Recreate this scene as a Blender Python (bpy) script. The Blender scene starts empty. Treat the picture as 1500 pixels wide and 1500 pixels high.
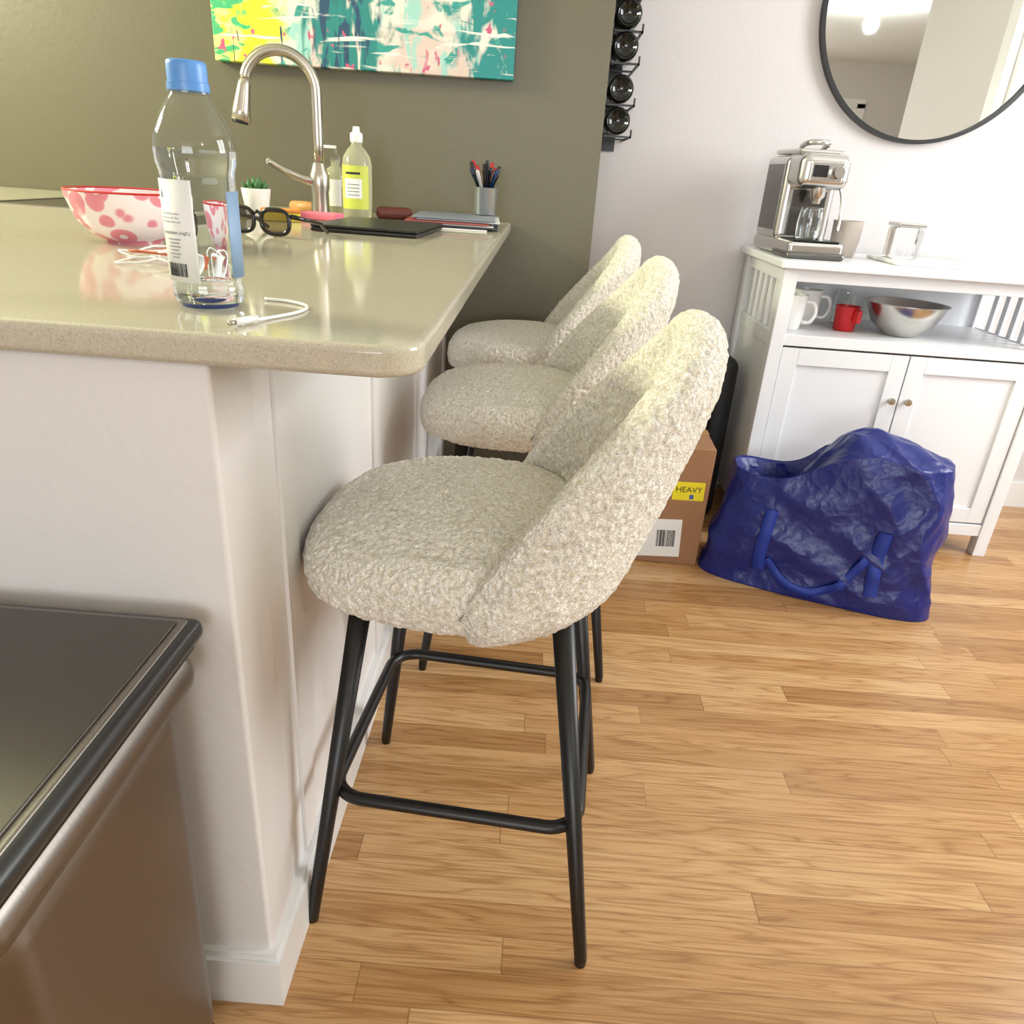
import bpy, bmesh, math, random
from mathutils import Vector, Matrix, noise
random.seed(7)
S=bpy.context.scene
D=bpy.data
def lin(c):
    return tuple(((x/255)/12.92 if x/255<=.04045 else ((x/255+.055)/1.055)**2.4) for x in c)+(1,)
# ---------------- materials ----------------
def mat(name,rgb,rough=.5,metal=0,**kw):
    m=D.materials.new(name); m.use_nodes=True
    b=m.node_tree.nodes['Principled BSDF']
    b.inputs['Base Color'].default_value=lin(rgb)
    b.inputs['Roughness'].default_value=rough
    b.inputs['Metallic'].default_value=metal
    for k,v in kw.items():
        b.inputs[k.replace('_',' ')].default_value=v
    return m
def N(m,t,**kw):
    n=m.node_tree.nodes.new(t)
    for k,v in kw.items(): setattr(n,k,v)
    return n
def L(m,a,b): m.node_tree.links.new(a,b)
def bsdf(m): return m.node_tree.nodes['Principled BSDF']
def add_bump(m,scale,dist,strength=.5,detail=4,coord='Object',kind='noise'):
    tc=N(m,'ShaderNodeTexCoord')
    t=N(m,'ShaderNodeTexNoise') if kind=='noise' else N(m,'ShaderNodeTexVoronoi')
    t.inputs['Scale'].default_value=scale
    if kind=='noise': t.inputs['Detail'].default_value=detail
    L(m,tc.outputs[coord],t.inputs['Vector'])
    bp=N(m,'ShaderNodeBump'); bp.inputs['Strength'].default_value=strength; bp.inputs['Distance'].default_value=dist
    L(m,t.outputs[0 if kind=='noise' else 'Distance'],bp.inputs['Height'])
    L(m,bp.outputs[0],bsdf(m).inputs['Normal'])
    return t
def ramp(m,fac,stops):
    r=N(m,'ShaderNodeValToRGB'); e=r.color_ramp.elements
    while len(e)<len(stops): e.new(.5)
    for i,(p,c) in enumerate(stops):
        e[i].position=p; e[i].color=lin(c) if len(c)==3 else c
    L(m,fac,r.inputs[0]); return r
def mth(m,op,a,b=None):
    n=N(m,'ShaderNodeMath',operation=op)
    for i,x in enumerate([a,b]):
        if x is None: continue
        if isinstance(x,(int,float)): n.inputs[i].default_value=x
        else: L(m,x,n.inputs[i])
    return n.outputs[0]
def mix(m,fac,a,b,bt='MIX'):
    n=N(m,'ShaderNodeMix',data_type='RGBA',blend_type=bt)
    if isinstance(fac,(int,float)): n.inputs[0].default_value=fac
    else: L(m,fac,n.inputs[0])
    for i,x in ((6,a),(7,b)):
        if isinstance(x,tuple): n.inputs[i].default_value=lin(x) if len(x)==3 else x
        else: L(m,x,n.inputs[i])
    return n.outputs[2]

M={}
M['white_wall']=mat('white_wall_paint',(210,205,204),.6); add_bump(M['white_wall'],60,.002,.25)
M['pen_wall']=mat('peninsula_plaster',(222,218,215),.6); add_bump(M['pen_wall'],35,.004,.35,6)
M['panel']=mat('white_panel_paint',(232,229,227),.35); add_bump(M['panel'],12,.002,.1)
M['green']=mat('olive_wall_paint',(96,90,70),.42); add_bump(M['green'],70,.002,.25)
M['trim']=mat('white_trim_paint',(230,229,227),.35)
M['ceil']=mat('ceiling_paint',(240,243,241),.8)
M['black']=mat('black_powder_steel',(14,14,15),.38)
M['blackpl']=mat('black_plastic',(16,16,17),.35)
M['steel']=mat('brushed_nickel',(186,180,168),.27,1)
M['chrome']=mat('machine_steel',(205,203,200),.24,1)
M['darksteel']=mat('dark_steel',(112,110,108),.2,1)
M['white']=mat('white_ceramic',(236,235,232),.25)
M['whitewood']=mat('white_lacquer_wood',(228,229,232),.35)
M['paper']=mat('paper_white',(230,230,228),.6)
M['ink']=mat('printed_ink',(25,25,28),.6)
M['grey_ink']=mat('grey_ink',(120,120,124),.6)
# boucle
m=mat('boucle_fabric',(240,234,218),.95); M['boucle']=m
bsdf(m).inputs['Sheen Weight'].default_value=.25
tc=N(m,'ShaderNodeTexCoord')
nz=N(m,'ShaderNodeTexNoise'); nz.inputs['Scale'].default_value=175; nz.inputs['Detail'].default_value=2; nz.inputs['Distortion'].default_value=2.2
L(m,tc.outputs['Object'],nz.inputs['Vector'])
vo=N(m,'ShaderNodeTexVoronoi',feature='SMOOTH_F1'); vo.inputs['Scale'].default_value=210
mp=N(m,'ShaderNodeVectorMath',operation='ADD')
sc=N(m,'ShaderNodeVectorMath',operation='SCALE'); sc.inputs['Scale'].default_value=.010
L(m,nz.outputs['Color'],sc.inputs[0]); L(m,tc.outputs['Object'],mp.inputs[0]); L(m,sc.outputs[0],mp.inputs[1]); L(m,mp.outputs[0],vo.inputs['Vector'])
h=mth(m,'SUBTRACT',mth(m,'MULTIPLY',nz.outputs[0],1.0),mth(m,'MULTIPLY',vo.outputs['Distance'],1.0))
bp=N(m,'ShaderNodeBump'); bp.inputs['Strength'].default_value=.9; bp.inputs['Distance'].default_value=.0045
L(m,h,bp.inputs['Height']); L(m,bp.outputs[0],bsdf(m).inputs['Normal'])
r=ramp(m,mth(m,'ADD',h,.3),[(.12,(226,216,192)),(.32,(247,240,223)),(.55,(254,250,240))])  # crevice shade between loops put into the colour, darker where height is low
L(m,r.outputs[0],bsdf(m).inputs['Base Color'])
# quartz
m=mat('beige_quartz',(186,178,158),.10); M['quartz']=m
tc=N(m,'ShaderNodeTexCoord'); n1=N(m,'ShaderNodeTexNoise'); n1.inputs['Scale'].default_value=560; n1.inputs['Detail'].default_value=2
n2=N(m,'ShaderNodeTexVoronoi'); n2.inputs['Scale'].default_value=360
L(m,tc.outputs['Object'],n1.inputs['Vector']); L(m,tc.outputs['Object'],n2.inputs['Vector'])
r1=ramp(m,n1.outputs[0],[(.28,(168,158,138)),(.42,(186,178,158)),(.60,(190,182,162)),(.72,(203,196,180))])
r2=ramp(m,n2.outputs['Distance'],[(.0,(0,0,0)),(.12,(0,0,0)),(.16,(255,255,255))])
L(m,mix(m,r2.outputs[0],mix(m,.35,r1.outputs[0],(122,106,88)),r1.outputs[0]),bsdf(m).inputs['Base Color'])
# oak floor
m=mat('oak_strip_floor',(196,150,100),.25); M['floor']=m
g=N(m,'ShaderNodeNewGeometry'); sx=N(m,'ShaderNodeSeparateXYZ'); L(m,g.outputs['Position'],sx.inputs[0])
W=.0572
yy=mth(m,'DIVIDE',mth(m,'ADD',sx.outputs['Y'],20.01),W); row=mth(m,'FLOOR',yy)
wn=N(m,'ShaderNodeTexWhiteNoise',noise_dimensions='1D'); L(m,row,wn.inputs['W'])
xx=mth(m,'ADD',mth(m,'DIVIDE',mth(m,'ADD',sx.outputs['X'],20.),mth(m,'ADD',mth(m,'MULTIPLY',wn.outputs['Value'],.6),.65)),mth(m,'MULTIPLY',wn.outputs['Value'],13.7))
col=mth(m,'FLOOR',xx)
cb=N(m,'ShaderNodeCombineXYZ'); L(m,row,cb.inputs[0]); L(m,col,cb.inputs[1])
wn2=N(m,'ShaderNodeTexWhiteNoise',noise_dimensions='3D'); L(m,cb.outputs[0],wn2.inputs['Vector'])
rc=ramp(m,wn2.outputs['Value'],[(0,(172,130,84)),(.25,(187,144,95)),(.65,(197,155,106)),(1,(208,170,122))])
cb2=N(m,'ShaderNodeCombineXYZ'); L(m,mth(m,'MULTIPLY',sx.outputs['X'],2.2),cb2.inputs[0]); L(m,mth(m,'MULTIPLY',sx.outputs['Y'],30),cb2.inputs[1]); L(m,mth(m,'MULTIPLY',wn2.outputs['Value'],57),cb2.inputs[2])
gn=N(m,'ShaderNodeTexNoise'); gn.inputs['Scale'].default_value=1.2; gn.inputs['Detail'].default_value=2; gn.inputs['Distortion'].default_value=.5; L(m,cb2.outputs[0],gn.inputs['Vector'])
gr=mth(m,'FRACT',mth(m,'MULTIPLY',gn.outputs[0],6))
gr=mth(m,'ABSOLUTE',mth(m,'SUBTRACT',gr,.5))
rg=ramp(m,gr,[(0,(196,172,146)),(.18,(240,232,222)),(.5,(255,255,255))])
cb3=N(m,'ShaderNodeCombineXYZ'); L(m,mth(m,'MULTIPLY',sx.outputs['X'],9),cb3.inputs[0]); L(m,mth(m,'MULTIPLY',sx.outputs['Y'],420),cb3.inputs[1]); L(m,mth(m,'MULTIPLY',wn2.outputs['Value'],31),cb3.inputs[2])
fn=N(m,'ShaderNodeTexNoise'); fn.inputs['Scale'].default_value=1; fn.inputs['Detail'].default_value=2; L(m,cb3.outputs[0],fn.inputs['Vector'])
rf=ramp(m,fn.outputs[0],[(.35,(214,200,184)),(.55,(255,255,255))])
c=mix(m,.65,rc.outputs[0],rg.outputs[0],'MULTIPLY'); c=mix(m,.55,c,rf.outputs[0],'MULTIPLY')
fy=mth(m,'FRACT',yy); ey=mth(m,'MINIMUM',fy,mth(m,'SUBTRACT',1,fy))
fx=mth(m,'FRACT',xx); ex=mth(m,'MINIMUM',fx,mth(m,'SUBTRACT',1,fx))
gap=mth(m,'MAXIMUM',mth(m,'LESS_THAN',ey,.014),mth(m,'LESS_THAN',ex,.0011))
c=mix(m,mth(m,'MULTIPLY',gap,.5),c,(104,66,36))
L(m,c,bsdf(m).inputs['Base Color'])
# painting
m=mat('abstract_canvas_paint',(200,200,200),.45); M['paint']=m
tc=N(m,'ShaderNodeTexCoord'); sp=N(m,'ShaderNodeSeparateXYZ'); L(m,tc.outputs['Generated'],sp.inputs[0])
def pn(sx_,sz_,seed,det=4,dist=.6):
    cbx=N(m,'ShaderNodeCombineXYZ'); L(m,mth(m,'MULTIPLY',sp.outputs['X'],sx_),cbx.inputs[0]); L(m,mth(m,'MULTIPLY',sp.outputs['Z'],sz_),cbx.inputs[1]); cbx.inputs[2].default_value=seed
    n=N(m,'ShaderNodeTexNoise'); n.inputs['Scale'].default_value=1; n.inputs['Detail'].default_value=det; n.inputs['Distortion'].default_value=dist
    L(m,cbx.outputs[0],n.inputs['Vector']); return n.outputs[0]
def mask(f,lo,hi): return ramp(m,f,[(lo,(0,0,0)),(hi,(255,255,255))]).outputs[0]
X=sp.outputs['X']
c=mix(m,mask(pn(5,7,1.),.42,.58),(214,210,200),(206,184,176))
c=mix(m,mask(pn(16,5,2.3),.52,.60),c,(150,196,188))
c=mix(m,mask(pn(12,16,9.1),.56,.62),c,(44,146,136))
xs=mth(m,'SUBTRACT',1.25,mth(m,'MULTIPLY',mth(m,'ABSOLUTE',mth(m,'SUBTRACT',X,.44)),3.0))
c=mix(m,mask(mth(m,'MULTIPLY',pn(22,4,4.),xs),.42,.52),c,(24,122,118))
c=mix(m,mask(mth(m,'MULTIPLY',pn(34,6,5.),xs),.56,.64),c,(24,66,96))
xr=mth(m,'SUBTRACT',mth(m,'MULTIPLY',X,2.8),1.4)
c=mix(m,mask(mth(m,'MULTIPLY',pn(18,5,25.),xr),.44,.54),c,(20,128,126))
xl=mth(m,'SUBTRACT',1.35,mth(m,'MULTIPLY',X,3.9))
c=mix(m,mask(mth(m,'MULTIPLY',pn(9,12,6.),xl),.20,.30),c,(212,216,40))
c=mix(m,mask(mth(m,'MULTIPLY',pn(20,14,7.),xl),.50,.58),c,(236,232,130))
c=mix(m,mask(mth(m,'MULTIPLY',pn(14,22,12.),xl),.56,.62),c,(60,170,110))
c=mix(m,mask(pn(30,12,15.),.63,.67),c,(190,80,116))
c=mix(m,mask(pn(5,36,18.),.60,.66),c,(222,220,212))
c=mix(m,mask(pn(60,5,28.),.67,.70),c,(36,48,84))
L(m,c,bsdf(m).inputs['Base Color'])
bp=N(m,'ShaderNodeBump'); bp.inputs['Strength'].default_value=.5; bp.inputs['Distance'].default_value=.004
L(m,pn(60,30,3.),bp.inputs['Height']); L(m,bp.outputs[0],bsdf(m).inputs['Normal'])
# misc
m=mat('blue_tarp_plastic',(19,33,110),.33); M['bagblue']=m
tc=N(m,'ShaderNodeTexCoord'); v=N(m,'ShaderNodeTexVoronoi',feature='F1'); v.inputs['Scale'].default_value=26
n=N(m,'ShaderNodeTexNoise'); n.inputs['Scale'].default_value=14; n.inputs['Detail'].default_value=6
L(m,tc.outputs['Object'],n.inputs['Vector'])
sc=N(m,'ShaderNodeVectorMath',operation='SCALE'); sc.inputs['Scale'].default_value=.10; ad=N(m,'ShaderNodeVectorMath',operation='ADD')
L(m,n.outputs['Color'],sc.inputs[0]); L(m,tc.outputs['Object'],ad.inputs[0]); L(m,sc.outputs[0],ad.inputs[1]); L(m,ad.outputs[0],v.inputs['Vector'])
bp=N(m,'ShaderNodeBump'); bp.inputs['Strength'].default_value=.5; bp.inputs['Distance'].default_value=.010
L(m,mth(m,'ADD',mth(m,'MULTIPLY',v.outputs['Distance'],.6),mth(m,'MULTIPLY',n.outputs[0],.7)),bp.inputs['Height']); L(m,bp.outputs[0],bsdf(m).inputs['Normal'])
M['strap']=mat('blue_webbing',(18,50,146),.55)
M['card']=mat('cardboard',(150,110,78),.8); add_bump(M['card'],40,.001,.3)
M['yellow']=mat('yellow_label',(226,210,30),.5)
M['glass']=mat('clear_glass',(250,253,253),.03,0,Transmission_Weight=1.0,IOR=1.45)
M['water']=mat('water',(246,251,255),.0,0,Transmission_Weight=1.0,IOR=1.28)
M['cap']=mat('blue_cap_plastic',(88,146,212),.35)
M['blueback']=mat('label_backside_blue',(132,160,192),.5)
M['soap']=mat('soap_liquid',(236,234,206),.08,0,Transmission_Weight=.7,IOR=1.3)
M['mirror']=mat('mirror_glass',(240,244,242),.01,1)
M['wine']=mat('wine_bottle_glass',(12,14,12),.08)
M['foil']=mat('wine_foil',(40,30,32),.3,.6)
M['red']=mat('red_plastic',(190,28,34),.3)
M['beigecup']=mat('taupe_ceramic',(182,170,160),.4)
M['plant']=mat('succulent_green',(60,110,60),.5)
M['wood']=mat('light_wood',(190,140,80),.5)
M['lens']=mat('smoky_lens',(40,30,22),.05,Alpha=.7)
M['tort']=mat('tortoise_frame',(22,18,14),.15)
M['lamp']=mat('lamp_glass',(255,255,250),.4); bsdf(M['lamp']).inputs['Emission Color'].default_value=(1,1,.95,1); bsdf(M['lamp']).inputs['Emission Strength'].default_value=1.5
m=mat('clear_pet_plastic',(255,255,255),.05); M['pet']=m
tr=N(m,'ShaderNodeBsdfTransparent'); tr.inputs[0].default_value=(.96,.98,1,1); ms=N(m,'ShaderNodeMixShader'); fr=N(m,'ShaderNodeFresnel'); fr.inputs[0].default_value=1.45
gl=N(m,'ShaderNodeBsdfGlossy'); gl.inputs['Roughness'].default_value=.04
geo=N(m,'ShaderNodeNewGeometry')
fa=mth(m,'MULTIPLY',mth(m,'ADD',mth(m,'MULTIPLY',fr.outputs[0],.8),.02),mth(m,'SUBTRACT',1,geo.outputs['Backfacing']))
L(m,fa,ms.inputs[0]); L(m,tr.outputs[0],ms.inputs[1]); L(m,gl.outputs[0],ms.inputs[2]); L(m,ms.outputs[0],m.node_tree.nodes['Material Output'].inputs['Surface'])
# pink floral bowl
m=mat('pink_floral_glaze',(226,150,160),.2); M['pink']=m
tc=N(m,'ShaderNodeTexCoord'); v=N(m,'ShaderNodeTexVoronoi',feature='F1'); v.inputs['Scale'].default_value=26; L(m,tc.outputs['Object'],v.inputs['Vector'])
r=ramp(m,v.outputs['Distance'],[(.0,(236,222,222)),(.14,(236,222,222)),(.18,(222,130,142)),(.48,(226,142,154)),(.53,(240,226,224)),(.6,(240,226,224))])
L(m,r.outputs[0],bsdf(m).inputs['Base Color'])
# brushed trash can
m=mat('brushed_can_steel',(134,128,122),.38,1); M['can']=m
tc=N(m,'ShaderNodeTexCoord'); mpn=N(m,'ShaderNodeMapping'); mpn.inputs['Scale'].default_value=(400,400,3); n=N(m,'ShaderNodeTexNoise'); n.inputs['Scale'].default_value=1
L(m,tc.outputs['Object'],mpn.inputs[0]); L(m,mpn.outputs[0],n.inputs['Vector']); bp=N(m,'ShaderNodeBump'); bp.inputs['Strength'].default_value=.08; bp.inputs['Distance'].default_value=.001; L(m,n.outputs[0],bp.inputs['Height']); L(m,bp.outputs[0],bsdf(m).inputs['Normal'])

# ---------------- mesh helpers ----------------
def link(o,parent=None):
    S.collection.objects.link(o)
    if parent: o.parent=parent
    return o
def obj(name,verts,faces,material,parent=None,smooth=False,loc=(0,0,0),rot=0):
    me=D.meshes.new(name); me.from_pydata([tuple(v) for v in verts],[],faces); me.update()
    bm=bmesh.new(); bm.from_mesh(me); bmesh.ops.recalc_face_normals(bm,faces=bm.faces); bm.to_mesh(me); bm.free()
    if smooth: me.polygons.foreach_set('use_smooth',[True]*len(me.polygons))
    me.materials.append(material)
    o=D.objects.new(name,me); o.location=loc; o.rotation_euler=(0,0,rot); return link(o,parent)
def empty(name,loc=(0,0,0),rot=0,s=1):
    e=D.objects.new(name,None); e.location=loc; e.rotation_euler=(0,0,rot); e.empty_display_size=.1; e.scale=(s,s,s); return link(e)
def box(name,lo,hi,material,parent=None,bev=0,seg=3,loc=(0,0,0),rot=0,smooth=None,taper=None):
    x0,y0,z0=lo;x1,y1,z1=hi
    vs=[(x0,y0,z0),(x1,y0,z0),(x1,y1,z0),(x0,y1,z0),(x0,y0,z1),(x1,y0,z1),(x1,y1,z1),(x0,y1,z1)]
    if taper:
        cx=(x0+x1)/2;cy=(y0+y1)/2
        vs=[(cx+(x-cx)*taper,cy+(y-cy)*taper,z) if z==z0 else (x,y,z) for x,y,z in vs]
    o=obj(name,vs,[(0,1,2,3),(4,5,6,7),(0,1,5,4),(1,2,6,5),(2,3,7,6),(3,0,4,7)],material,parent,loc=loc,rot=rot)
    if bev:
        b=o.modifiers.new('b','BEVEL'); b.width=bev; b.segments=seg; b.limit_method='ANGLE'
        o.data.polygons.foreach_set('use_smooth',[True]*6)
        w=o.modifiers.new('w','WEIGHTED_NORMAL'); w.keep_sharp=True
    return o
def boxes(name,lst,material,parent=None,loc=(0,0,0),rot=0,bev=0):
    vs=[];fs=[]
    for lo,hi in lst:
        x0,y0,z0=lo;x1,y1,z1=hi;k=len(vs)
        vs+=[(x0,y0,z0),(x1,y0,z0),(x1,y1,z0),(x0,y1,z0),(x0,y0,z1),(x1,y0,z1),(x1,y1,z1),(x0,y1,z1)]
        fs+=[tuple(k+i for i in f) for f in [(0,3,2,1),(4,5,6,7),(0,1,5,4),(1,2,6,5),(2,3,7,6),(3,0,4,7)]]
    me=D.meshes.new(name); me.from_pydata(vs,[],fs); me.materials.append(material); me.update()
    o=D.objects.new(name,me); o.location=loc; o.rotation_euler=(0,0,rot); link(o,parent)
    if bev:
        b=o.modifiers.new('b','BEVEL'); b.width=bev; b.segments=2
    return o
def lathe(name,prof,material,parent=None,seg=48,loc=(0,0,0),closed=False,axis='Z'):
    vs=[];fs=[];n=len(prof)
    for r,z in prof:
        for i in range(seg):
            a=2*math.pi*i/seg
            p=(r*math.cos(a),r*math.sin(a),z)
            if axis=='Y': p=(p[0],p[2],p[1])
            if axis=='X': p=(p[2],p[0],p[1])
            vs.append(p)
    for j in range(n-1):
        for i in range(seg):
            fs.append((j*seg+i,j*seg+(i+1)%seg,(j+1)*seg+(i+1)%seg,(j+1)*seg+i))
    if prof[0][0]>0 and not closed: fs.append(tuple(range(seg)))
    if prof[-1][0]>0 and not closed: fs.append(tuple((n-1)*seg+i for i in range(seg)))
    o=obj(name,vs,fs,material,parent,True,loc)
    bm=bmesh.new(); bm.from_mesh(o.data); bmesh.ops.remove_doubles(bm,verts=bm.verts,dist=1e-6); bmesh.ops.recalc_face_normals(bm,faces=bm.faces)
    for e in bm.edges:
        if len(e.link_faces)==2 and e.calc_face_angle(0)>math.radians(50): e.smooth=False
    bm.to_mesh(o.data); bm.free()
    return o
def smoothpath(pts,n=8):
    out=[];P=[Vector(p) for p in pts];P=[P[0]*2-P[1]]+P+[P[-1]*2-P[-2]]
    for i in range(1,len(P)-2):
        for k in range(n):
            t=k/n;a,b,c,d=P[i-1:i+3]
            out.append(.5*((2*b)+(c-a)*t+(2*a-5*b+4*c-d)*t*t+(3*b-a-3*c+d)*t**3))
    out.append(P[-2]); return out
def tube(name,pts,r,material,parent=None,seg=14,cyc=False,loc=(0,0,0)):
    P=[Vector(p) for p in pts];n=len(P);R=r if isinstance(r,(list,tuple)) else [r]*n
    vs=[];fs=[];up=None
    for i in range(n):
        if cyc: t=(P[(i+1)%n]-P[i-1]).normalized()
        else: t=(P[min(i+1,n-1)]-P[max(i-1,0)]).normalized()
        if up is None: up=Vector((0,0,1)) if abs(t.z)<.9 else Vector((1,0,0))
        x=(up-t*up.dot(t)).normalized(); y=t.cross(x); up=x
        for k in range(seg):
            a=2*math.pi*k/seg; vs.append(P[i]+(x*math.cos(a)+y*math.sin(a))*R[i])
    for i in range(n if cyc else n-1):
        for k in range(seg):
            j=(i+1)%n; fs.append((i*seg+k,i*seg+(k+1)%seg,j*seg+(k+1)%seg,j*seg+k))
    if not cyc: fs+= [tuple(range(seg)),tuple((n-1)*seg+k for k in range(seg))]
    return obj(name,vs,fs,material,parent,True,loc)
def text(name,s,size,fn,material,parent=None,align='LEFT'):
    c=D.curves.new(name,'FONT'); c.body=s; c.size=size; c.align_x=align; c.resolution_u=3
    o=D.objects.new(name+'_tmp',c); S.collection.objects.link(o)
    dg=bpy.context.evaluated_depsgraph_get(); me=o.evaluated_get(dg).to_mesh()
    vs=[fn(v.co.x,v.co.y) for v in me.vertices]; fs=[tuple(p.vertices) for p in me.polygons]
    D.objects.remove(o)
    return obj(name,vs,fs,material,parent)

# ---------------- room ----------------
WY=2.42; WW=2.72; CH=2.55; EX=.152
box('floor',(-2.6,-5.4,-.08),(5.0,2.9,0),M['floor'])
box('ceiling',(-2.6,-5.4,CH),(5.0,2.9,CH+.08),M['ceil'])
box('wall_back_olive',(-2.5,WY,0),(EX,WW+.12,CH),M['green'])
box('wall_back_white',(EX,WW,0),(2.52,WW+.12,CH),M['white_wall'])
def wallX(name,x0,x1,y0,y1,hole,material):
    a,b,c,d=hole
    return boxes(name,[((x0,y0,0),(x1,a,CH)),((x0,b,0),(x1,y1,CH)),((x0,a,0),(x1,b,c)),((x0,a,d),(x1,b,CH))],material)
def wallY(name,y0,y1,x0,x1,hole,material):
    a,b,c,d=hole
    return boxes(name,[((x0,y0,0),(a,y1,CH)),((b,y0,0),(x1,y1,CH)),((a,y0,0),(b,y1,c)),((a,y0,d),(b,y1,CH))],material)
wallX('wall_right',2.4,2.52,-.42,2.72,(.75,2.15,.7,2.35),M['white_wall'])
wallX('wall_left',-2.52,-2.4,-5.3,2.42,(.9,2.0,1.2,2.3),M['white_wall'])
box('wall_right_jog',(2.52,-.42,0),(4.92,-.3,CH),M['white_wall'])
box('wall_far_right',(4.8,-5.3,0),(4.92,-.42,CH),M['white_wall'])
wallY('wall_front',-5.42,-5.3,-2.52,4.92,(-1.6,1.6,.5,2.35),M['white_wall'])
def windowX(name,x,a,b,c,d):
    t=.04; L_=[((x,a,c),(x+.06,a+t,d)),((x,b-t,c),(x+.06,b,d)),((x,a,c),(x+.06,b,c+t)),((x,a,d-t),(x+.06,b,d)),((x,(a+b)/2-.02,c),(x+.06,(a+b)/2+.02,d))]
    boxes(name,L_,M['trim'])
windowX('window_1',2.43,.75,2.15,.7,2.35)
windowX('window_2',-2.49,.9,2.0,1.2,2.3)
x0,x1,c0,c1=-1.6,1.6,.5,2.35
boxes('added_fill_window',[((x0,-5.39,c0),(x0+.05,-5.33,c1)),((x1-.05,-5.39,c0),(x1,-5.33,c1)),((x0,-5.39,c0),(x1,-5.33,c0+.05)),((x0,-5.39,c1-.05),(x1,-5.33,c1)),((-.025,-5.39,c0),(.025,-5.33,c1))],M['trim'])  # unseen window added behind the camera to go with the fill light
boxes('door_1',[((2.9,-5.299,0.001),(3.0,-5.27,2.1)),((3.8,-5.299,0.001),(3.9,-5.27,2.1)),((2.9,-5.299,2.05),(3.9,-5.27,2.15)),((3.0,-5.299,0.001),(3.8,-5.285,2.05))],M['trim'])
boxes('baseboard_back',[((-.27,WY-.014,0),(EX,WY,.1)),((EX,WY-.014,0),(EX+.014,WW-.014,.1)),((EX+.014,WW-.014,0),(2.386,WW,.1))],M['trim'])
boxes('baseboard_right',[((2.386,-.42,0),(2.4,2.706,.1))],M['trim'])
boxes('trim_1',[((2.38,.65,.63),(2.4,2.25,.70)),((2.38,.65,2.35),(2.4,2.25,2.43)),((2.38,.65,.63),(2.4,.75,2.43)),((2.38,2.15,.63),(2.4,2.25,2.43))],M['trim'])
lathe('ceiling_light',[(0,-.09),(.06,-.08),(.1,-.045),(.11,-.01),(.13,-.01),(.13,0)],M['lamp'],loc=(2.65,-2.15,CH))

# ---------------- peninsula ----------------
PX=-.288; PY=.640; CT=.918; CB=.889
pen=empty('kitchen_peninsula')
box('end_wall',(-1.85,PY,0),(PX,PY+.10,CB),M['pen_wall'],pen,bev=.006)
box('side_body',(-1.85,PY+.05,0),(PX-.004,WY-.001,CB),M['panel'],pen)
st=[]
for y in (.80,1.31,1.83,2.36):
    st.append(((PX-.008,y,.1),(PX+.001,y+.05,CB-.001)))
st.append(((PX-.008,.85,.82),(PX+.0008,2.36,CB-.001)))
boxes('panel_stiles',st,M['panel'],pen)
boxes('base_trim',[((-1.85,PY-.013,0),(PX+.013,PY+.002,.085)),((PX-.004,PY+.002,0),(PX+.013,WY-.016,.085)),((-1.85,PY-.008,.085),(PX+.008,PY+.002,.097)),((PX-.004,PY+.002,.085),(PX+.008,WY-.016,.097))],M['trim'],pen)
# slab
cx1=-.0975; cy0=.624; R=.042
pl=[(-1.9,cy0)]
for k in range(11):
    a=-math.pi/2+math.pi/2*k/10; pl.append((cx1-R+R*math.cos(a),cy0+R+R*math.sin(a)))
pl+=[(cx1,WY-.001),(-1.9,WY-.001)]
n=len(pl); vs=[(x,y,CB) for x,y in pl]+[(x,y,CT) for x,y in pl]
fs=[tuple(range(n))[::-1],tuple(range(n,2*n))]+[(i,(i+1)%n,n+(i+1)%n,n+i) for i in range(n)]
o=obj('countertop',vs,fs,M['quartz'],None)
b=o.modifiers.new('b','BEVEL'); b.width=.007; b.segments=4; b.limit_method='ANGLE'; b.angle_limit=math.radians(50)
o.data.polygons.foreach_set('use_smooth',[True]*len(o.data.polygons)); o.modifiers.new('w','WEIGHTED_NORMAL')

# ---------------- bar stools ----------------
tx=D.textures.new('boucle_lumps','CLOUDS'); tx.noise_scale=.0075; tx.noise_depth=0
tx2=D.textures.new('boucle_big','CLOUDS'); tx2.noise_scale=.03
def seat_mesh():
    nt=220; prof=[]
    for i in range(0,46): 
        q=i/45*.80; prof.append((q,.655-.016*(q/.8)**3))
    for i in range(1,30):
        a=math.pi*i/30
        prof.append((.80+.20*math.sin(a)**.8 if a<math.pi/2 else .86+.14*math.sin(a)**.8, .592+.047*math.cos(a)))
    for i in range(0,16): prof.append((.86*(1-i/15),.545))
    vs=[];fs=[]
    for q,z in prof:
        for k in range(nt):
            a=2*math.pi*k/nt; c,s=math.cos(a),math.sin(a)
            e=2/2.6
            au=.214 if c<0 else .165
            u=-.025+au*abs(c)**e*(1 if c>0 else -1); v=.210*abs(s)**e*(1 if s>0 else -1)
            vs.append((-.025+(u+.025)*q,v*q,z-(.016*max(0,-c)*q**3 if z>.56 else 0)))
    n=len(prof)
    for j in range(n-1):
        for k in range(nt): fs.append((j*nt+k,j*nt+(k+1)%nt,(j+1)*nt+(k+1)%nt,(j+1)*nt+k))
    return vs,fs
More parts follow.
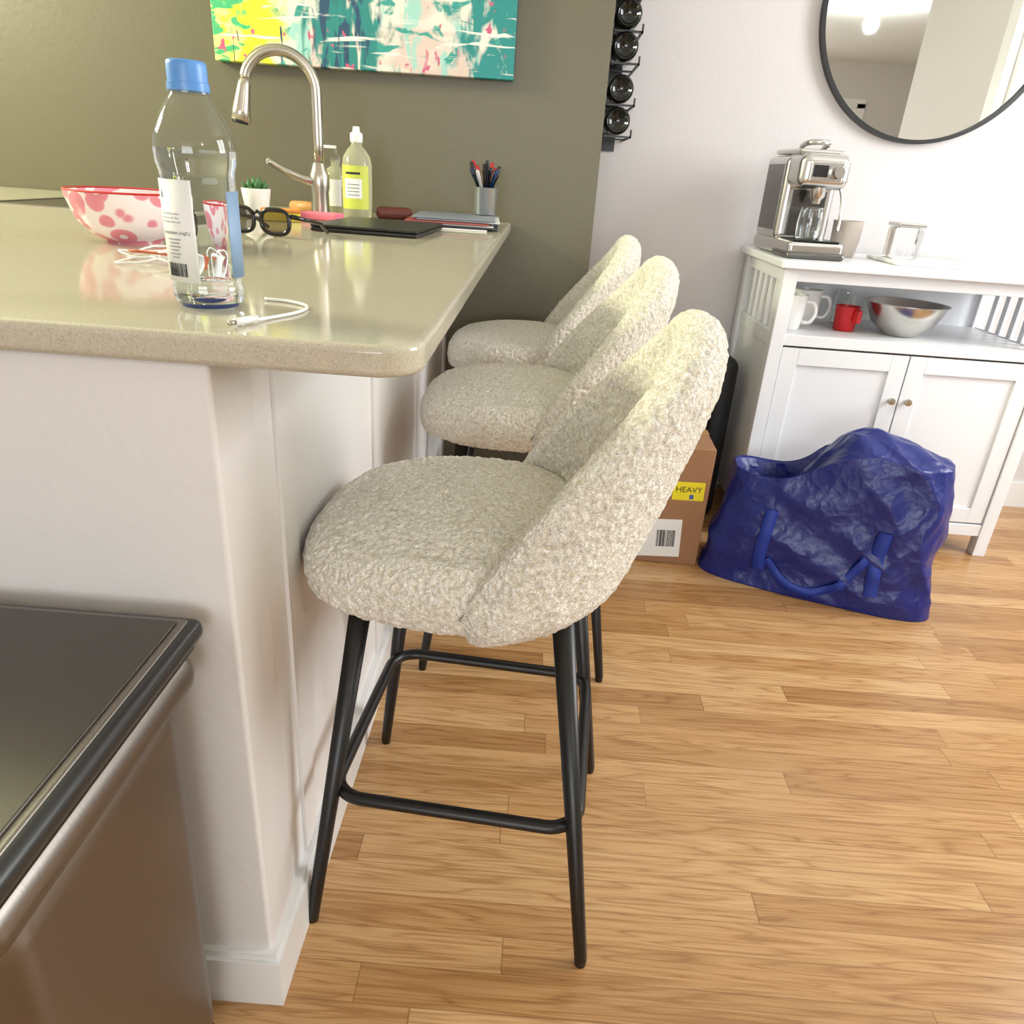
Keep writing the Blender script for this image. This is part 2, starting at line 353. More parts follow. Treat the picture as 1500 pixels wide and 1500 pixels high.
def shell_mesh():
    P0=95; nphi=180; loops=[]
    for j in range(nphi+1):
        ph=-P0+2*P0*j/nphi; a=math.radians(ph); c,s=math.cos(a),math.sin(a)
        w=max(0,math.cos(math.radians(90*ph/P0)))
        e1=min(1,(P0-abs(ph))/14); e1=e1*e1*(3-2*e1)
        zr=.585+.337*w**.62; zb=.533+.014*(1-e1)
        endt=min(1,(P0-abs(ph))/10); endt=math.sqrt(1-(1-endt)**2)
        th=(.028+.036*w**.5)*(.25+.75*endt)
        zr=zb+.02+(zr-zb-.02)*(.78+.22*endt)
        def pos(off,z):
            tau=min(1,max(0,(z-.53)/.36)); sh=.110*(1-(1-tau)**1.3)-.02*max(0,(z-.82)/.1)**2
            av=.226-.09*max(0,z-.60)-.012*(1-e1); au=.183
            return (au-off)*c+sh,(av-off)*s
        loop=[]; nO=40; zt=zr-th*.5
        for i in range(nO+1):
            t=i/nO; z=zb+(zt-zb)*t
            off=.035*(1-min(1,(z-zb)/.05))**2.0
            u,v=pos(off,z); loop.append((u,v,z))
        for i in range(1,12):
            b_=math.pi*i/12; z=zt+th*.5*math.sin(b_); off=th*.5*(1-math.cos(b_)); u,v=pos(off,zt); 
            u2,v2=pos(off,z); loop.append((u*.5+u2*.5,v,z))
        zi=.575
        for i in range(nO+1):
            t=i/nO; z=zt+(zi-zt)*t
            u,v=pos(th,z); loop.append((u,v,z))
        u,v=pos(.06,zb+.0); loop.append((u,v,zb+.003))
        loops.append(loop)
    n=len(loops[0]); vs=[p for l in loops for p in l]; fs=[]
    for j in range(nphi):
        for i in range(n): fs.append((j*n+i,j*n+(i+1)%n,(j+1)*n+(i+1)%n,(j+1)*n+i))
    fs+=[tuple(range(n)),tuple(nphi*n+i for i in range(n))]
    return vs,fs
SV=seat_mesh(); SH=shell_mesh(); shared={}
def stool(x,y,rot):
    e=empty('bar_stool',(x,y,0),math.radians(rot))
    for nm,(vs,fs) in (('seat_cushion',SV),('backrest_shell',SH)):
        if nm not in shared:
            o=obj(nm,vs,fs,M['boucle'],e,True)
            if nm=='seat_cushion':
                bm=bmesh.new(); bm.from_mesh(o.data); bmesh.ops.remove_doubles(bm,verts=bm.verts,dist=1e-5); bm.to_mesh(o.data); bm.free()
            shared[nm]=o.data
        else: o=link(D.objects.new(nm,shared[nm]),e)
        sub=o.modifiers.new('s','SUBSURF'); sub.levels=1; sub.render_levels=1
        d=o.modifiers.new('d2','DISPLACE'); d.texture=tx2; d.texture_coords='LOCAL'; d.strength=.0025; d.mid_level=.5
        d=o.modifiers.new('d','DISPLACE'); d.texture=tx; d.texture_coords='LOCAL'; d.strength=.0040; d.mid_level=.5
    i=0
    for su in (-1,1):
        for sv in (-1,1):
            i+=1
            tube('leg_%d'%i,[(su*.135-.01*(su>0),sv*.135,.55),(su*.205,sv*.197,.012),(su*.2055,sv*.1975,.0)],[.0145,.0095,.0085],M['black'],e,16)
    hs=.176;r=.045;pts=[]
    for cx,cy,a0 in ((hs-r,hs-r,0),(-hs+r,hs-r,90),(-hs+r,-hs+r,180),(hs-r,-hs+r,270)):
        for k in range(9):
            a=math.radians(a0+90*k/8); pts.append((cx+r*math.cos(a),cy+r*math.sin(a),.24))
    tube('footrest_ring',pts,.0095,M['black'],e,12,True)
    box('seat_plate',(-.14,-.14,.536),(.13,.14,.548),M['black'],e)
stool(-.050,.937,-5)
stool(.000,1.60,1)
stool(-.010,2.175,-1)

# ---------------- painting ----------------
pt=empty('abstract_painting',(-.5355,WY-.019,1.594))
box('canvas',(-.4205,-.018,-.303),(.4205,.018,.303),M['paint'],pt,bev=.003)
# ---------------- faucet ----------------
f=empty('kitchen_faucet',(-.585,2.07,CT))
lathe('base',[(0,0),(.030,0),(.030,.008),(.024,.012),(.023,.06),(.026,.075),(.026,.10),(.020,.115),(.0155,.13)],M['steel'],f)
arc=[(0,0,.12),(0,0,.27)]
for k in range(1,15):
    a=math.pi*k/14*.93; arc.append((-.078*(1-math.cos(a)),-.03*(1-math.cos(a)),.285+.085*math.sin(a)))
tube('gooseneck',smoothpath(arc,3),.0132,M['steel'],f,20)
e0=Vector(arc[-1]); dr=Vector((-.18,-.06,-1)).normalized()
tube('spray_head',[e0,e0+dr*.012,e0+dr*.02,e0+dr*.07,e0+dr*.092,e0+dr*.094],[.013,.0145,.0155,.021,.025,.020],M['steel'],f,24)
tube('spray_nozzle',[e0+dr*.093,e0+dr*.099],[.019,.018],M['blackpl'],f,20)
tube('handle',smoothpath([(0,0,.085),(-.03,-.02,.09),(-.07,-.04,.105),(-.115,-.06,.13)],5),[.012]*6+[.010]*5+[.008]*5,M['steel'],f,14)
sk=empty('kitchen_sink',(-1.0,1.98,CT))
boxes('rim',[((-.30,-.2,0),(.30,-.185,.0025)),((-.30,.185,0),(.30,.2,.0025)),((-.3,-.185,0),(-.285,.185,.0025)),((.285,-.185,0),(.3,.185,.0025))],M['steel'],sk)
box('basin',(-.285,-.185,.0002),(.285,.185,.0008),M['darksteel'],sk)
# ---------------- water bottle ----------------
w=empty('water_bottle',(-.3285,.752,CT),math.radians(0))
pr=[(0,.004),(.018,.003),(.026,0),(.0315,.003),(.0335,.010),(.0335,.020),(.0318,.024),(.0335,.028),(.034,.05),(.034,.118),(.0345,.124),(.0365,.130),(.0372,.140),(.0365,.148),(.034,.156),(.028,.169),(.021,.180),(.0165,.187),(.0155,.192)]
lathe('bottle_shell',pr,M['pet'],w,64)
lathe('water_fill',[(0,.0055),(.018,.0045),(.026,.002),(.031,.005),(.0327,.011),(.0327,.020),(.0311,.024),(.0327,.028),(.0332,.05),(.0332,.118),(.0337,.124),(.0355,.130),(.0363,.140),(.0362,.142),(0,.142)],M['water'],w,64)
cp=[(0,.213),(.0155,.213),(.0168,.2115),(.0172,.209),(.0172,.196),(.0182,.1955),(.0182,.189),(.0158,.1885)]
lathe('cap',cp,M['cap'],w,60)
lathe('neck_ring',[(.0165,.187),(.0195,.187),(.0195,.1885),(.016,.1885)],M['pet'],w,48)
def cyl(nm,a0,a1,z0,z1,r,material,slant=0,n=24):
    vs=[];fs=[]
    for k in range(n+1):
        a=math.radians(a0+(a1-a0)*k/n)
        for z in (z0,z1):
            for rr in (r,r+.0003): vs.append((rr*math.cos(a),rr*math.sin(a),z))
    for k in range(n):
        i=k*4;j=i+4
        fs+=[(i,j,j+2,i+2),(i+1,i+3,j+3,j+1),(i+2,j+2,j+3,i+3),(i,i+1,j+1,j)]
    fs+=[(0,2,3,1),(n*4,n*4+1,n*4+3,n*4+2)]
    return obj(nm,vs,fs,material,w,True)
cyl('label_front',-160,-78,.026,.116,.0343,M['paper'])
cyl('label_rear',-25,45,.030,.108,.0343,M['blueback'])
cyl('base_blue',0,360,.001,.006,.0265,mat('deep_blue_base',(18,50,120),.3),n=40)
R0=.0348
def onb(a0,z0):
    return lambda x,y:(R0*math.cos(math.radians(a0)+x/R0),R0*math.sin(math.radians(a0)+x/R0),z0+y)
text('label_text_1','Composition (mg/L)',.0044,onb(-145,.069),M['ink'],w)
for i,s in enumerate(['natural spring water','store in a cool, dry','place away from sun']):
    text('label_text_b%d'%i,s,.0032,onb(-143,.086-.0036*i),M['grey_ink'],w)
for i in range(6):
    wd=[26,20,24,18,22,15][i]
    cyl('label_line_%d'%i,-116-wd/2,-116+wd/2,.064-.0032*i,.0648-.0032*i,.0347,M['grey_ink'],n=8)
for i in range(22):
    a=-135+i*1.75; cyl('barcode_%d'%i,a,a+random.choice([.5,.9,1.2]),.031,.043,.0347,M['ink'],n=2)
vs=[(R0*math.cos(math.radians(-140+k)),R0*math.sin(math.radians(-140+k)),z) for k,z in ((0,.100),(5,.108),(10,.100),(7,.100),(5,.104),(3,.100))]
obj('label_peak_mark',vs,[(0,1,4,5),(1,2,3,4)],M['grey_ink'],w)
# cable
cb_=empty('charging_cable',(0,0,CT))
tube('cord',smoothpath([(-.290,.80,.002),(-.262,.795,.002),(-.238,.775,.002),(-.236,.74,.002),(-.252,.70,.002),(-.262,.675,.003)],8),.0017,M['white'],cb_,8)
tube('plug_body',[(-.258,.685,.004),(-.268,.66,.004)],.0035,M['white'],cb_,12)
tube('plug_tip',[(-.268,.66,.004),(-.271,.653,.004)],.0022,M['steel'],cb_,8)
c2=empty('earphone_cable',(-.50,1.02,CT)); oc=mat('orange_cord',(190,90,50),.5)
for j in range(4):
    pts=[]
    for k in range(16):
        a=k/16*2*math.pi*1.3+j; rr=.03+.018*math.sin(k*1.7+j); pts.append((rr*1.5*math.cos(a)+.01*j-.01,rr*math.sin(a)+.01*j,.002+.004*j+.003*(1+math.sin(k*2.1))))
    tube('loop_%d'%j,smoothpath(pts,4),.0013,M['white'] if j!=2 else oc,c2,6)
# bowl
fb=lathe('floral_bowl',[(0,0),(.042,0),(.044,.004),(.06,.012),(.082,.035),(.094,.075),(.0955,.085),(.092,.085),(.088,.072),(.076,.036),(.055,.016),(0,.01)],M['pink'],None,64,(-.655,1.24,CT))
fb.scale=(.96,.96,.88)
lathe('rim',[(.0955,.0845),(.0962,.086),(.094,.088),(.0915,.086)],M['red'],fb,64,(0,0,0),closed=True)
# planter
p=empty('succulent_planter',(-.71,1.95,CT))
lathe('cup',[(0,0),(.022,0),(.026,.003),(.034,.055),(.035,.065),(.032,.065),(.030,.055),(0,.05)],M['white'],p)
for i in range(16):
    a=i*2.4; rr=.006+.0012*i; 
    tube('leaf_%d'%i,[(rr*.3*math.cos(a),rr*.3*math.sin(a),.052),(rr*1.2*math.cos(a),rr*1.2*math.sin(a),.075-.0006*i),(rr*1.6*math.cos(a),rr*1.6*math.sin(a),.092-.0012*i)],[.004,.006,.0008],M['plant'],p,8)
# sunglasses
g=empty('sunglasses',(-.54,1.48,CT),math.radians(-14),1.15)
for s in (-1,1):
    cxx=s*.033
    pts=[]
    for k in range(28):
        a=2*math.pi*k/28; e_=.75
        pts.append((cxx+.026*abs(math.cos(a))**e_*math.copysign(1,math.cos(a)),0,.024+.019*abs(math.sin(a))**e_*math.copysign(1,math.sin(a))))
    tube('rim_%s'%('l' if s<0 else 'r'),pts,.0036,M['tort'],g,8,True)
    obj('lens_%s'%('l' if s<0 else 'r'),pts,[tuple(range(28))],M['lens'],g)
    tube('temple_%s'%('l' if s<0 else 'r'),[(s*.062,.002,.034),(s*.066,.05,.026),(s*.064,.09,.020),(s*.06,.12,.004)],[.004,.0032,.003,.0035],M['tort'],g,8)
tube('bridge',[(-.008,0,.034),(0,0,.038),(.008,0,.034)],.003,M['tort'],g,8)
# laptop
l=empty('closed_laptop',(-.37,1.80,CT),math.radians(-3))
box('body',(-.115,-.150,.001),(.115,.150,.009),M['blackpl'],l,bev=.003)
box('lid',(-.115,-.150,.0095),(.115,.150,.015),M['blackpl'],l,bev=.0025)
# soap bottles
sb=empty('dish_soap_bottle',(-.515,2.19,CT),0,1.08)
m_lab=mat('soap_label',(196,204,80),.5)
lathe('body',[(0,0),(.034,0),(.037,.004),(.037,.12),(.034,.138),(.024,.155),(.014,.165),(.0135,.178)],M['soap'],sb)
lathe('pump_cap',[(.0145,.172),(.0155,.176),(.0155,.192),(.009,.196),(.008,.207),(.0,.208)],M['white'],sb)
def cyl2(nm,par,a0,a1,z0,z1,r,material):
    vs=[];n=16
    for k in range(n+1):
        a=math.radians(a0+(a1-a0)*k/n); vs+=[(r*math.cos(a),r*math.sin(a),z0),(r*math.cos(a),r*math.sin(a),z1)]
    return obj(nm,vs,[(2*k,2*k+2,2*k+3,2*k+1) for k in range(n)],material,par,True)
cyl2('label',sb,-150,-30,.020,.120,.0376,m_lab); cyl2('label_panel',sb,-130,-60,.045,.090,.0379,M['paper']); cyl2('label_stripe',sb,-125,-66,.100,.105,.0379,M['ink'])
for i in range(4): cyl2('label_line_%d'%i,sb,-120,-70,.052+.008*i,.0538+.008*i,.0382,M['grey_ink'])
hb=empty('hand_soap_bottle',(-.60,2.29,CT))
lathe('body',[(0,0),(.03,0),(.032,.003),(.032,.10),(.026,.115),(.012,.125),(.012,.14)],M['soap'],hb)
lathe('pump',[(.013,.135),(.014,.15),(.006,.155),(.005,.175),(.0,.175)],M['glass'],hb)
cyl2('label',hb,-130,-50,.02,.09,.0325,M['paper'])
box('pump_nozzle',(-.035,-.005,.168),(.004,.005,.176),M['white'],hb,bev=.002)
# sponges, brush
sp_=empty('kitchen_sponge',(-.625,1.87,CT),.3); box('foam',(-.045,-.03,0),(.045,.03,.02),mat('yellow_sponge',(222,196,70),.9),sp_,bev=.004); box('scour',(-.045,-.03,.0205),(.045,.03,.027),mat('orange_scour',(210,130,60),.9),sp_,bev=.002)
box('pink_sponge_cloth',(-.05,-.03,0),(.05,.03,.018),mat('pink_cloth',(226,120,140),.9),None,bev=.005,loc=(-.56,1.985,CT),rot=-.1)
tube('wooden_dish_brush',[(-.70,2.2,CT+.016),(-.66,2.18,CT+.016),(-.60,2.17,CT+.016)],[.014,.016,.012],M['wood'],None,16)
# papers + pen cup
pp=empty('magazine_stack',(-.235,2.12,CT),math.radians(4))
cols=[(222,222,220),(60,62,78),(214,210,204),(150,70,64),(226,226,226),(120,128,140)]
for i,cc in enumerate(cols):
    r_=(i*37%10-5)*.004
    box('magazine_%d'%i,(-.105+r_,-.14+r_,.0045*i),(.105+r_,.15+r_-i*.006,.0045*i+.0035),mat('mag_%d'%i,cc,.4),pp,bev=.0008,rot=0)
rd=empty('red_leather_pouch',(-.42,2.22,CT),.2)
box('pouch',(-.05,-.035,0),(.05,.035,.03),mat('oxblood_leather',(96,40,34),.45),rd,bev=.013)
cu=empty('pen_cup',(-.165,2.22,CT+.0275))
lathe('cup',[(0,0),(.030,0),(.031,.002),(.034,.068),(.035,.070),(.032,.070),(.029,.004),(0,.003)],mat('galvanised_cup',(180,182,184),.35,.9),cu)
pc=[(20,20,22),(170,30,36),(24,26,40),(150,24,30),(30,30,32),(20,50,90),(18,18,18),(190,190,190),(30,30,32),(160,40,40),(22,22,24),(170,30,36),(30,40,60)]
for i,cc in enumerate(pc):
    a=i*2.4; r1=.012; r2=.022+.012*((i*7%5)/5)
    mm=mat('pen_%d'%i,cc,.3)
    p0=Vector((-r1*math.cos(a),-r1*math.sin(a),.006)); p1=Vector((r2*1.5*math.cos(a),r2*1.5*math.sin(a),.110+.004*(i*3%7)))
    tube('pen_%d'%i,[p0,p0.lerp(p1,.8),p0.lerp(p1,.82),p1,p1+(p1-p0)*.02],[.0045,.0045,.0056,.0052,.002],mm,cu,10)

# ---------------- trash can ----------------
t=empty('step_trash_can',(-.515,.455,0))
box('body',(-.185,-.155,.02),(.185,.150,.575),M['can'],t,bev=.045,seg=6,taper=.95)
box('foot_ring',(-.17,-.14,0),(.17,.135,.03),M['blackpl'],t,bev=.03)
box('collar',(-.198,-.163,.555),(.198,.158,.604),M['can'],t,bev=.022,seg=4)
box('lid_gap',(-.196,-.160,.600),(.196,.155,.612),M['blackpl'],t,bev=.004)
box('lid_frame',(-.205,-.170,.611),(.205,.165,.635),mat('lid_rim_black',(40,40,40),.3),t,bev=.011,seg=4)
box('lid_edge_steel',(-.194,-.159,.630),(.194,.154,.6365),M['can'],t,bev=.003)
box('lid_plate',(-.186,-.151,.634),(.186,.146,.6395),mat('lid_steel',(100,96,91),.28,1),t,bev=.002)
box('pedal',(-.06,-.20,.012),(.06,-.13,.024),M['darksteel'],t,bev=.004)

# ---------------- white cart ----------------
CX0,CX1,CY0,CY1,CZ=.68,1.56,2.215,2.70,.882
ct=empty('white_kitchen_cart')
box('top',(CX0,CY0,CZ-.022),(CX1,CY1,CZ),M['whitewood'],ct,bev=.004)
a=CX0+.018;b_=CX1-.018;c_=CY0+.018;d_=CY1-.012
lst=[]
SHZ=.672
for px,py in ((a,c_),(b_-.04,c_),(a,d_-.04),(b_-.04,d_-.04)): lst.append(((px,py,0),(px+.04,py+.04,CZ-.022)))
for px in (a+.008,b_-.032):
    lst.append(((px,c_+.04,.82),(px+.024,d_-.04,CZ-.022)))
    lst.append(((px,c_+.04,.63),(px+.024,d_-.04,.675)))
    for k in range(5):
        y=c_+.04+(d_-c_-.08)*(k+1)/6-.012; lst.append(((px+.006,y,.675),(px+.018,y+.024,.82)))
    lst.append(((px+.004,c_+.04,.08),(px+.020,d_-.04,.63)))
lst.append(((a+.04,c_+.004,.825),(b_-.04,c_+.03,CZ-.022)))
lst.append(((a+.04,c_+.004,.642),(b_-.04,c_+.03,SHZ+.002)))
lst.append(((a+.02,c_+.03,.652),(b_-.02,d_-.01,SHZ)))
lst.append(((a+.02,d_-.02,.08),(b_-.02,d_-.01,CZ-.022)))
lst.append(((a+.04,c_+.004,.07),(b_-.04,c_+.03,.11)))
boxes('frame',lst,M['whitewood'],ct,bev=.002)
mx=(a+b_)/2
for i,(u0,u1) in enumerate(((a+.043,mx-.002),(mx+.002,b_-.043))):
    boxes('door_%d'%i,[((u0,c_+.006,.115),(u0+.05,c_+.024,.636)),((u1-.05,c_+.006,.115),(u1,c_+.024,.636)),((u0+.05,c_+.006,.586),(u1-.05,c_+.024,.636)),((u0+.05,c_+.006,.115),(u1-.05,c_+.024,.165)),((u0+.05,c_+.014,.165),(u1-.05,c_+.022,.586))],M['whitewood'],ct,bev=.0015)
    lathe('knob_%d'%i,[(0,-.02),(.010,-.018),(.011,-.012),(.005,-.006),(.005,0)],M['steel'],ct,20,(mx+(-.025 if i==0 else .025),c_+.006,.5),axis='Y')
def mug(x,y,z,rot,name,material=None,s=1):
    e=empty(name,(x,y,z),rot); mm=material or M['white']
    lathe('cup',[(0,0),(.030*s,0),(.033*s,.004*s),(.040*s,.045*s),(.041*s,.09*s),(.042*s,.098*s),(.039*s,.098*s),(.038*s,.088*s),(.036*s,.04*s),(.028*s,.008*s),(0,.006*s)],mm,e)
    tube('handle',smoothpath([(.036*s,0,.022*s),(.058*s,0,.024*s),(.070*s,0,.05*s),(.060*s,0,.078*s),(.038*s,0,.08*s)],6),.0052*s,mm,e,10)
mug(.782,2.37,SHZ+.0005,-.3,'coffee_mug',s=1.05); mug(.860,2.48,SHZ+.0005,-.2,'coffee_mug',s=1.1); 
mc=empty('red_measuring_cup',(.967,2.40,SHZ+.0005),-1.2)
lathe('cup',[(0,0),(.028,0),(.032,.004),(.036,.07),(.038,.075),(.034,.075),(.030,.006),(0,.005)],M['red'],mc)
box('grip',(.034,-.008,.03),(.060,.008,.07),M['red'],mc,bev=.006)
lathe('glass_jar',[(0,0),(.03,0),(.032,.003),(.032,.08),(.026,.09),(.026,.10),(.024,.10),(.024,.09),(.029,.08),(.029,.005),(0,.004)],M['glass'],None,40,(1.02,2.57,SHZ+.0005))
lathe('mixing_bowl',[(0,0),(.045,0),(.05,.003),(.09,.035),(.112,.08),(.116,.095),(.122,.097),(.122,.099),(.114,.098),(.108,.08),(.086,.037),(.046,.006),(0,.005)],M['chrome'],None,64,(1.135,2.385,SHZ+.0005))
mug(.945,2.50,CZ,.9,'ceramic_cup',M['beigecup'],1.08)
box('serving_tray',(-.13,-.11,0),(.13,.11,.012),M['white'],None,bev=.005,loc=(1.165,2.42,CZ))
gj=empty('glass_canister',(1.09,2.42,CZ+.012))
box('glass',(-.04,-.04,0),(.04,.04,.09),M['glass'],gj,bev=.008); box('lid',(-.042,-.042,.091),(.042,.042,.102),M['chrome'],gj,bev=.004)
# coffee machine
cm=empty('espresso_machine',(.782,2.46,CZ),math.radians(4),.96)
box('base',(-.085,-.17,.004),(.085,.16,.05),M['chrome'],cm,bev=.012)
box('drip_tray_rim',(-.09,-.18,.0),(.09,-.04,.022),M['darksteel'],cm,bev=.01)
box('drip_grid',(-.07,-.165,.05),(.07,-.05,.054),M['blackpl'],cm,bev=.001)
box('body_column',(-.085,-.03,.04),(.085,.16,.285),M['chrome'],cm,bev=.022,seg=5)
box('side_panel_l',(-.0865,-.01,.07),(-.084,.135,.26),M['darksteel'],cm,bev=.001)
box('side_panel_r',(.084,-.01,.07),(.0865,.135,.26),M['darksteel'],cm,bev=.001)
box('front_niche',(-.055,-.034,.06),(.055,-.028,.19),M['darksteel'],cm,bev=.002)
box('brew_head',(-.078,-.125,.195),(.078,.04,.292),M['chrome'],cm,bev=.028,seg=6)
box('head_face',(-.05,-.128,.215),(.05,-.122,.27),M['chrome'],cm,bev=.003)
lathe('dial',[(0,-.022),(.016,-.022),(.018,-.018),(.018,0)],M['chrome'],cm,32,(.03,-.126,.243),axis='Y')
box('display',(-.042,-.1295,.228),(.002,-.127,.26),M['blackpl'],cm)
lathe('spout',[(0,.155),(.012,.155),(.014,.165),(.022,.175),(.024,.2)],M['chrome'],cm,24,(0,-.09,0))
box('top_cover',(-.07,-.07,.288),(.07,.14,.304),M['chrome'],cm,bev=.008)
tube('lever',smoothpath([(-.03,.04,.295),(-.035,.01,.315),(-.03,-.03,.322),(0,-.045,.324),(.03,-.03,.322),(.035,.01,.315),(.03,.04,.295)],5),.008,M['chrome'],cm,12)
tube('steam_wand',smoothpath([(.062,-.09,.21),(.075,-.10,.17),(.078,-.11,.11),(.076,-.115,.08)],5),.0045,M['chrome'],cm,10)
lathe('milk_jug',[(0,0),(.034,0),(.036,.003),(.036,.05),(.032,.085),(.034,.09),(.031,.09),(.033,.05),(.032,.006),(0,.005)],M['glass'],cm,32,(-.01,-.10,.0545))
# wall mirror
mr=empty('round_wall_mirror',(1.155,WW-.012,1.583))
lathe('glass',[(0,-.004),(.352,-.004),(.352,.008),(0,.008)],M['mirror'],mr,128,axis='Y')
lathe('frame',[(.350,-.014),(.362,-.014),(.362,.011),(.350,.011),(.350,-.014)],M['black'],mr,128,closed=True,axis='Y')
# wine rack
wr=empty('wine_rack',(.193,0,0))
for grp in ((1.476,1.398),(1.294,1.2125),(1.66,1.58),(1.85,1.77)):
    for z in grp:
        boxes('holder_%d'%int(z*1000),[((-.040,WY+.03,z-.042),(.046,WY+.042,z-.037)),((-.040,WY+.20,z-.042),(.046,WY+.212,z-.037)),((-.040,WY+.03,z-.042),(-.036,WW,z-.037)),((.040,WY+.03,z-.042),(.046,WW,z-.037)),((-.040,WY+.03,z-.042),(-.037,WY+.036,z-.02)),((.041,WY+.03,z-.042),(.046,WY+.036,z-.02))],M['black'],wr)
boxes('spine',[((-.02,WW-.006,1.14),(.02,WW-.0005,1.92))],M['black'],wr)
for z in (1.476,1.398,1.294,1.2125,1.66,1.58,1.85,1.77):
    b0=empty('wine_bottle',(.193,WY+.012,z+.0005))
    lathe('glass',[(0,.014),(.018,.012),(.026,.003),(.030,.0),(.0355,.004),(.0365,.012),(.0365,.17),(.03,.195),(.016,.215),(.0145,.285),(0,.285)],M['wine'],b0,40,axis='Y')
    lathe('foil',[(.0155,.235),(.0155,.288),(0,.289)],M['foil'],b0,24,axis='Y')

# ---------------- cardboard box ----------------
cbx=empty('cardboard_box',(.385,2.18,0),math.radians(-2))
box('carton',(-.165,-.16,0),(.165,.16,.375),M['card'],cbx,bev=.003)
box('tape',(-.166,-.02,.374),(.166,.02,.3765),mat('packing_tape',(176,140,96),.25),cbx)
fy_=-.1612
def front(x0,z0,rot=0,y=fy_-.0006):
    cr,sr=math.cos(rot),math.sin(rot)
    return lambda x,yv:(x0+x*cr-yv*sr,y,z0+x*sr+yv*cr)
def patch(nm,x0,z0,w_,h_,material,rot=0,y=fy_):
    fn=front(x0,z0,rot,y); obj(nm,[fn(0,0),fn(w_,0),fn(w_,h_),fn(0,h_)],[(0,1,2,3)],material,cbx)
patch('heavy_label',.060,.212,.092,.058,M['yellow'],.03)
text('heavy_text','HEAVY',.0250,front(.067,.238,.03),M['ink'],cbx)
patch('heavy_icon',.110,.218,.012,.014,mat('label_blue',(60,90,160),.5),.03,fy_-.0005)
patch('ship_label',-.06,.015,.17,.125,M['paper'],.06)
for i in range(24):
    patch('barcode_%d'%i,.035+i*.0023,.055+i*.00014,random.choice([.0008,.0014,.0018]),.055,M['ink'],.06,fy_-.0005)
for i in range(7): patch('ship_line_%d'%i,-.05,.03+i*.014,.03+.008*(i%4),.0035,M['grey_ink'],.06,fy_-.0005)
# black backpack leaning beside the cart
bk=empty('black_backpack',(.625,2.50,0),.05)
o=box('pack',(-.04,-.12,.0),(.04,.12,.56),mat('black_nylon',(22,23,26),.6),bk,bev=.035,seg=5)
tube('strap',smoothpath([(-.03,-.05,.5),(-.055,-.06,.42),(-.06,-.06,.25),(-.035,-.06,.08)],6),.008,M['blackpl'],bk,8)
tube('grab_handle',smoothpath([(0,-.04,.55),(0,-.03,.60),(0,.03,.60),(0,.04,.55)],6),.006,M['blackpl'],bk,8)
# ---------------- blue bag ----------------
bg=empty('blue_shopping_bag',(.875,1.963,0),math.radians(-20))
BA,BB=.325,.118
def bagH(x): 
    s=1/(1+math.exp(-(x+.06)/.06)); return .335+.105*s+.012*math.sin(x*14+1)
def bagP(th,t):
    c,s=math.cos(th),math.sin(th)
    x=BA*abs(c)**.5*math.copysign(1,c); y=BB*abs(s)**.55*math.copysign(1,s)
    z=t*bagH(x)
    k=1+.05*math.sin(math.pi*min(1,t*1.1))-.50*max(0,t-.5)**1.3
    x*=1-.15*t; y*=k
    q=Vector((x,y,z))
    a1=noise.noise(Vector((x*4+z*3,y*4,z*3)))
    a2=abs(noise.noise(Vector((x*6+z*5,y*6,z*3.5-x*3+4))))
    a3=abs(noise.noise(Vector((x*16-z*9,y*14,z*9+x*7))))
    amp=min(1,t*5+.15)
    d=Vector((x/BA,y/BB,0)).normalized()*amp*(.012*a1+.038*(.2-a2)+.010*(.2-a3))
    return q+d
nth,nz_=260,100; vs=[];fs=[]
for j in range(nz_+1):
    for i in range(nth): vs.append(bagP(2*math.pi*i/nth,j/nz_))
nt_=36
for j in range(1,nt_+1):
    s=1-j/nt_
    for i in range(nth):
        q0=bagP(2*math.pi*i/nth,1)
        q=Vector((q0.x*s,q0.y*s,0)); sg=1/(1+math.exp(-(q.x+.08)/.025))
        dz=(.045*math.sin(min(1,(1-s)*1.2)*math.pi/2))*sg-(.07*min(1,(1-s)*5))*(1-sg)
        rd_=(1-s)**.4
        q.z=q0.z*s+bagH(q.x)*(1-s)+dz+rd_*(.02*noise.noise(Vector((q.x*7,q.y*9+q.x*5,3)))+.035*(.2-abs(noise.noise(Vector((q.x*11+q.y*9,q.y*12,7))))))
        vs.append(q)
tot=nz_+nt_
for j in range(tot):
    for i in range(nth): fs.append((j*nth+i,j*nth+(i+1)%nth,(j+1)*nth+(i+1)%nth,(j+1)*nth+i))
fs.append(tuple(range(nth))[::-1])
obj('bag_body',vs,fs,M['bagblue'],bg,True)
def onfront(x,z):
    best=None
    for k in range(1,180):
        th=-math.pi*k/180; q=bagP(th,min(1,max(0,z/.36)))
        d_=abs(q.x-x)
        if best is None or d_<best[0]: best=(d_,q)
    q=best[1].copy(); q.x=x; return Vector((x,q.y-.004,z))
def strap(nm,pts,w_=.034):
    P=smoothpath([(p[0],0,p[1]) for p in pts],6); vs=[];fs=[]
    n=len(P)
    for i,q in enumerate(P):
        t_=(P[min(i+1,n-1)]-P[max(i-1,0)]).normalized(); wd=t_.cross(Vector((0,-1,0))).normalized()
        for a_ in (-1,0,1):
            e_=q+wd*w_/2*a_; f_=onfront(e_.x,e_.z); vs+= [f_,f_+Vector((0,-.003,0))]
    for i in range(n-1):
        b6=i*6;c6=b6+6
        for x_,y_ in ((0,2),(2,4),(4,5),(5,3),(3,1),(1,0)): fs.append((b6+x_,b6+y_,c6+y_,c6+x_))
    obj(nm,vs,fs,M['strap'],bg,True)
strap('strap_1',[(-.145,.25),(-.150,.19),(-.155,.12),(-.15,.06)])
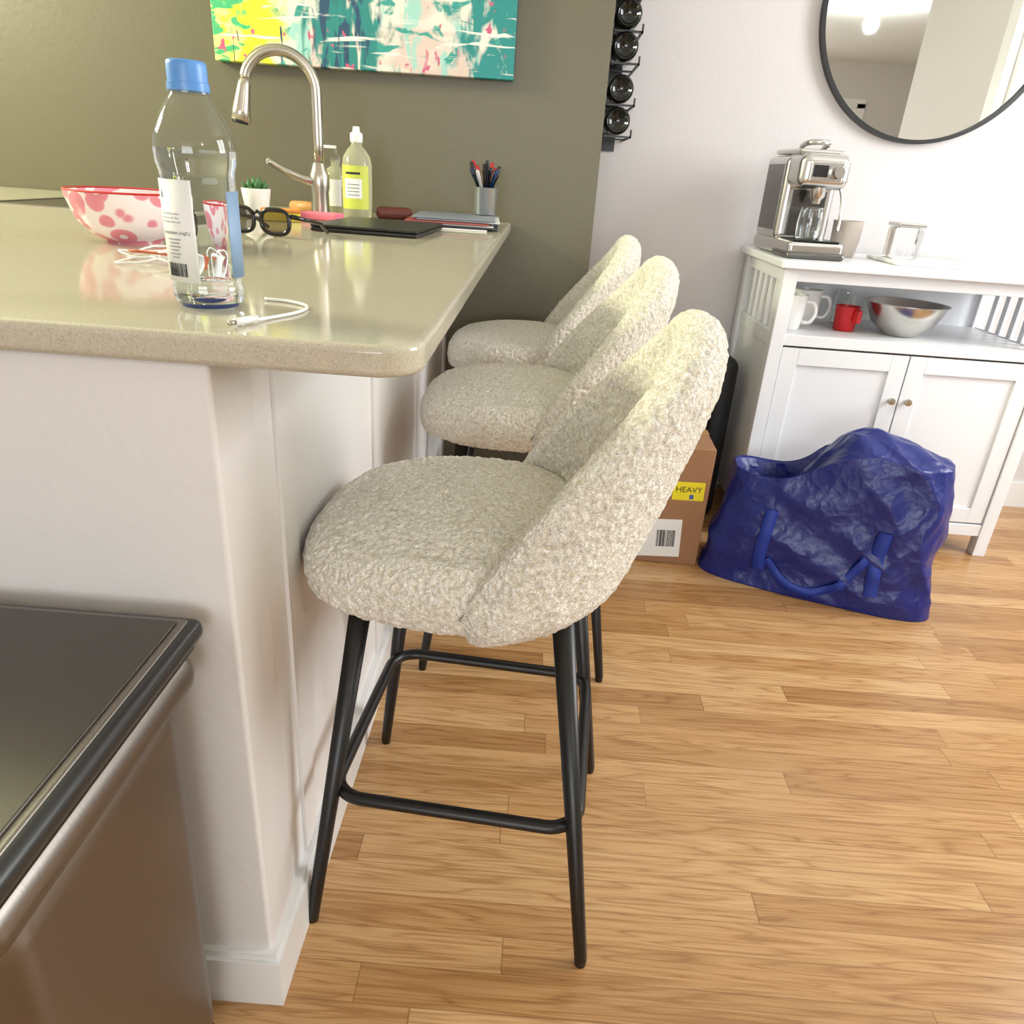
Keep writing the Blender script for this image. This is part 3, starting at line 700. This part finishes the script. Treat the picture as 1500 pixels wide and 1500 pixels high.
strap('strap_2',[(.145,.25),(.142,.19),(.145,.12),(.15,.06)])
strap('handle_loop',[(-.135,.10),(-.08,.045),(0,.03),(.07,.075),(.12,.17)],.024)
box('bag_contents',(-.22,-.04,.20),(-.12,.04,.285),M['blackpl'],bg,bev=.02)

# ---------------- lights ----------------
def area(name,loc,tgt,sx_,sy_,pw,col):
    l=D.lights.new(name,'AREA'); l.shape='RECTANGLE'; l.size=sx_; l.size_y=sy_; l.energy=pw; l.color=col
    o=D.objects.new(name,l); o.location=loc; o.rotation_euler=(Vector(tgt)-Vector(loc)).to_track_quat('-Z','Y').to_euler(); S.collection.objects.link(o)
area('window_light_right',(2.62,1.45,1.7),(0,1.25,1.0),1.1,1.2,68,(.97,.99,1))
area('window_light_left',(-2.6,1.5,2.0),(0,1.3,.72),.6,.45,92,(1,1,.68))
area('fill_light_front',(0,-5.5,1.5),(0,0,3.4),3.1,1.8,140,(.95,.98,1))  # added ambient fill behind the camera, tilted up to brighten the ceiling
pl_=D.lights.new('ceiling_light_bulb','POINT'); pl_.energy=45; pl_.shadow_soft_size=.06; pl_.color=(.95,1,.96)
po=D.objects.new('ceiling_light_bulb',pl_); po.location=(2.65,-2.15,2.38); S.collection.objects.link(po)
wd=D.worlds.new('World'); S.world=wd; wd.use_nodes=True
bgk=wd.node_tree.nodes['Background']; bgk.inputs[0].default_value=(.75,.85,1,1); bgk.inputs[1].default_value=1.0
# ---------------- camera ----------------
p=math.radians(24.7); yw=math.radians(.8); cr,sr=.99756,.0698
F=Vector((-math.sin(yw)*math.cos(p),math.cos(yw)*math.cos(p),-math.sin(p))); R0v=Vector((math.cos(yw),math.sin(yw),0)); U0=R0v.cross(F)
IR=R0v*cr+U0*sr; IU=-R0v*sr+U0*cr
cam=D.cameras.new('camera'); cam.lens=25.97; cam.sensor_width=36; cam.clip_start=.02
co=D.objects.new('camera',cam); S.collection.objects.link(co)
mw=Matrix((IR,IU,-F)).transposed().to_4x4(); mw.translation=Vector((0,0,1.06)); co.matrix_world=mw
S.camera=co
S.view_settings.view_transform='Standard'
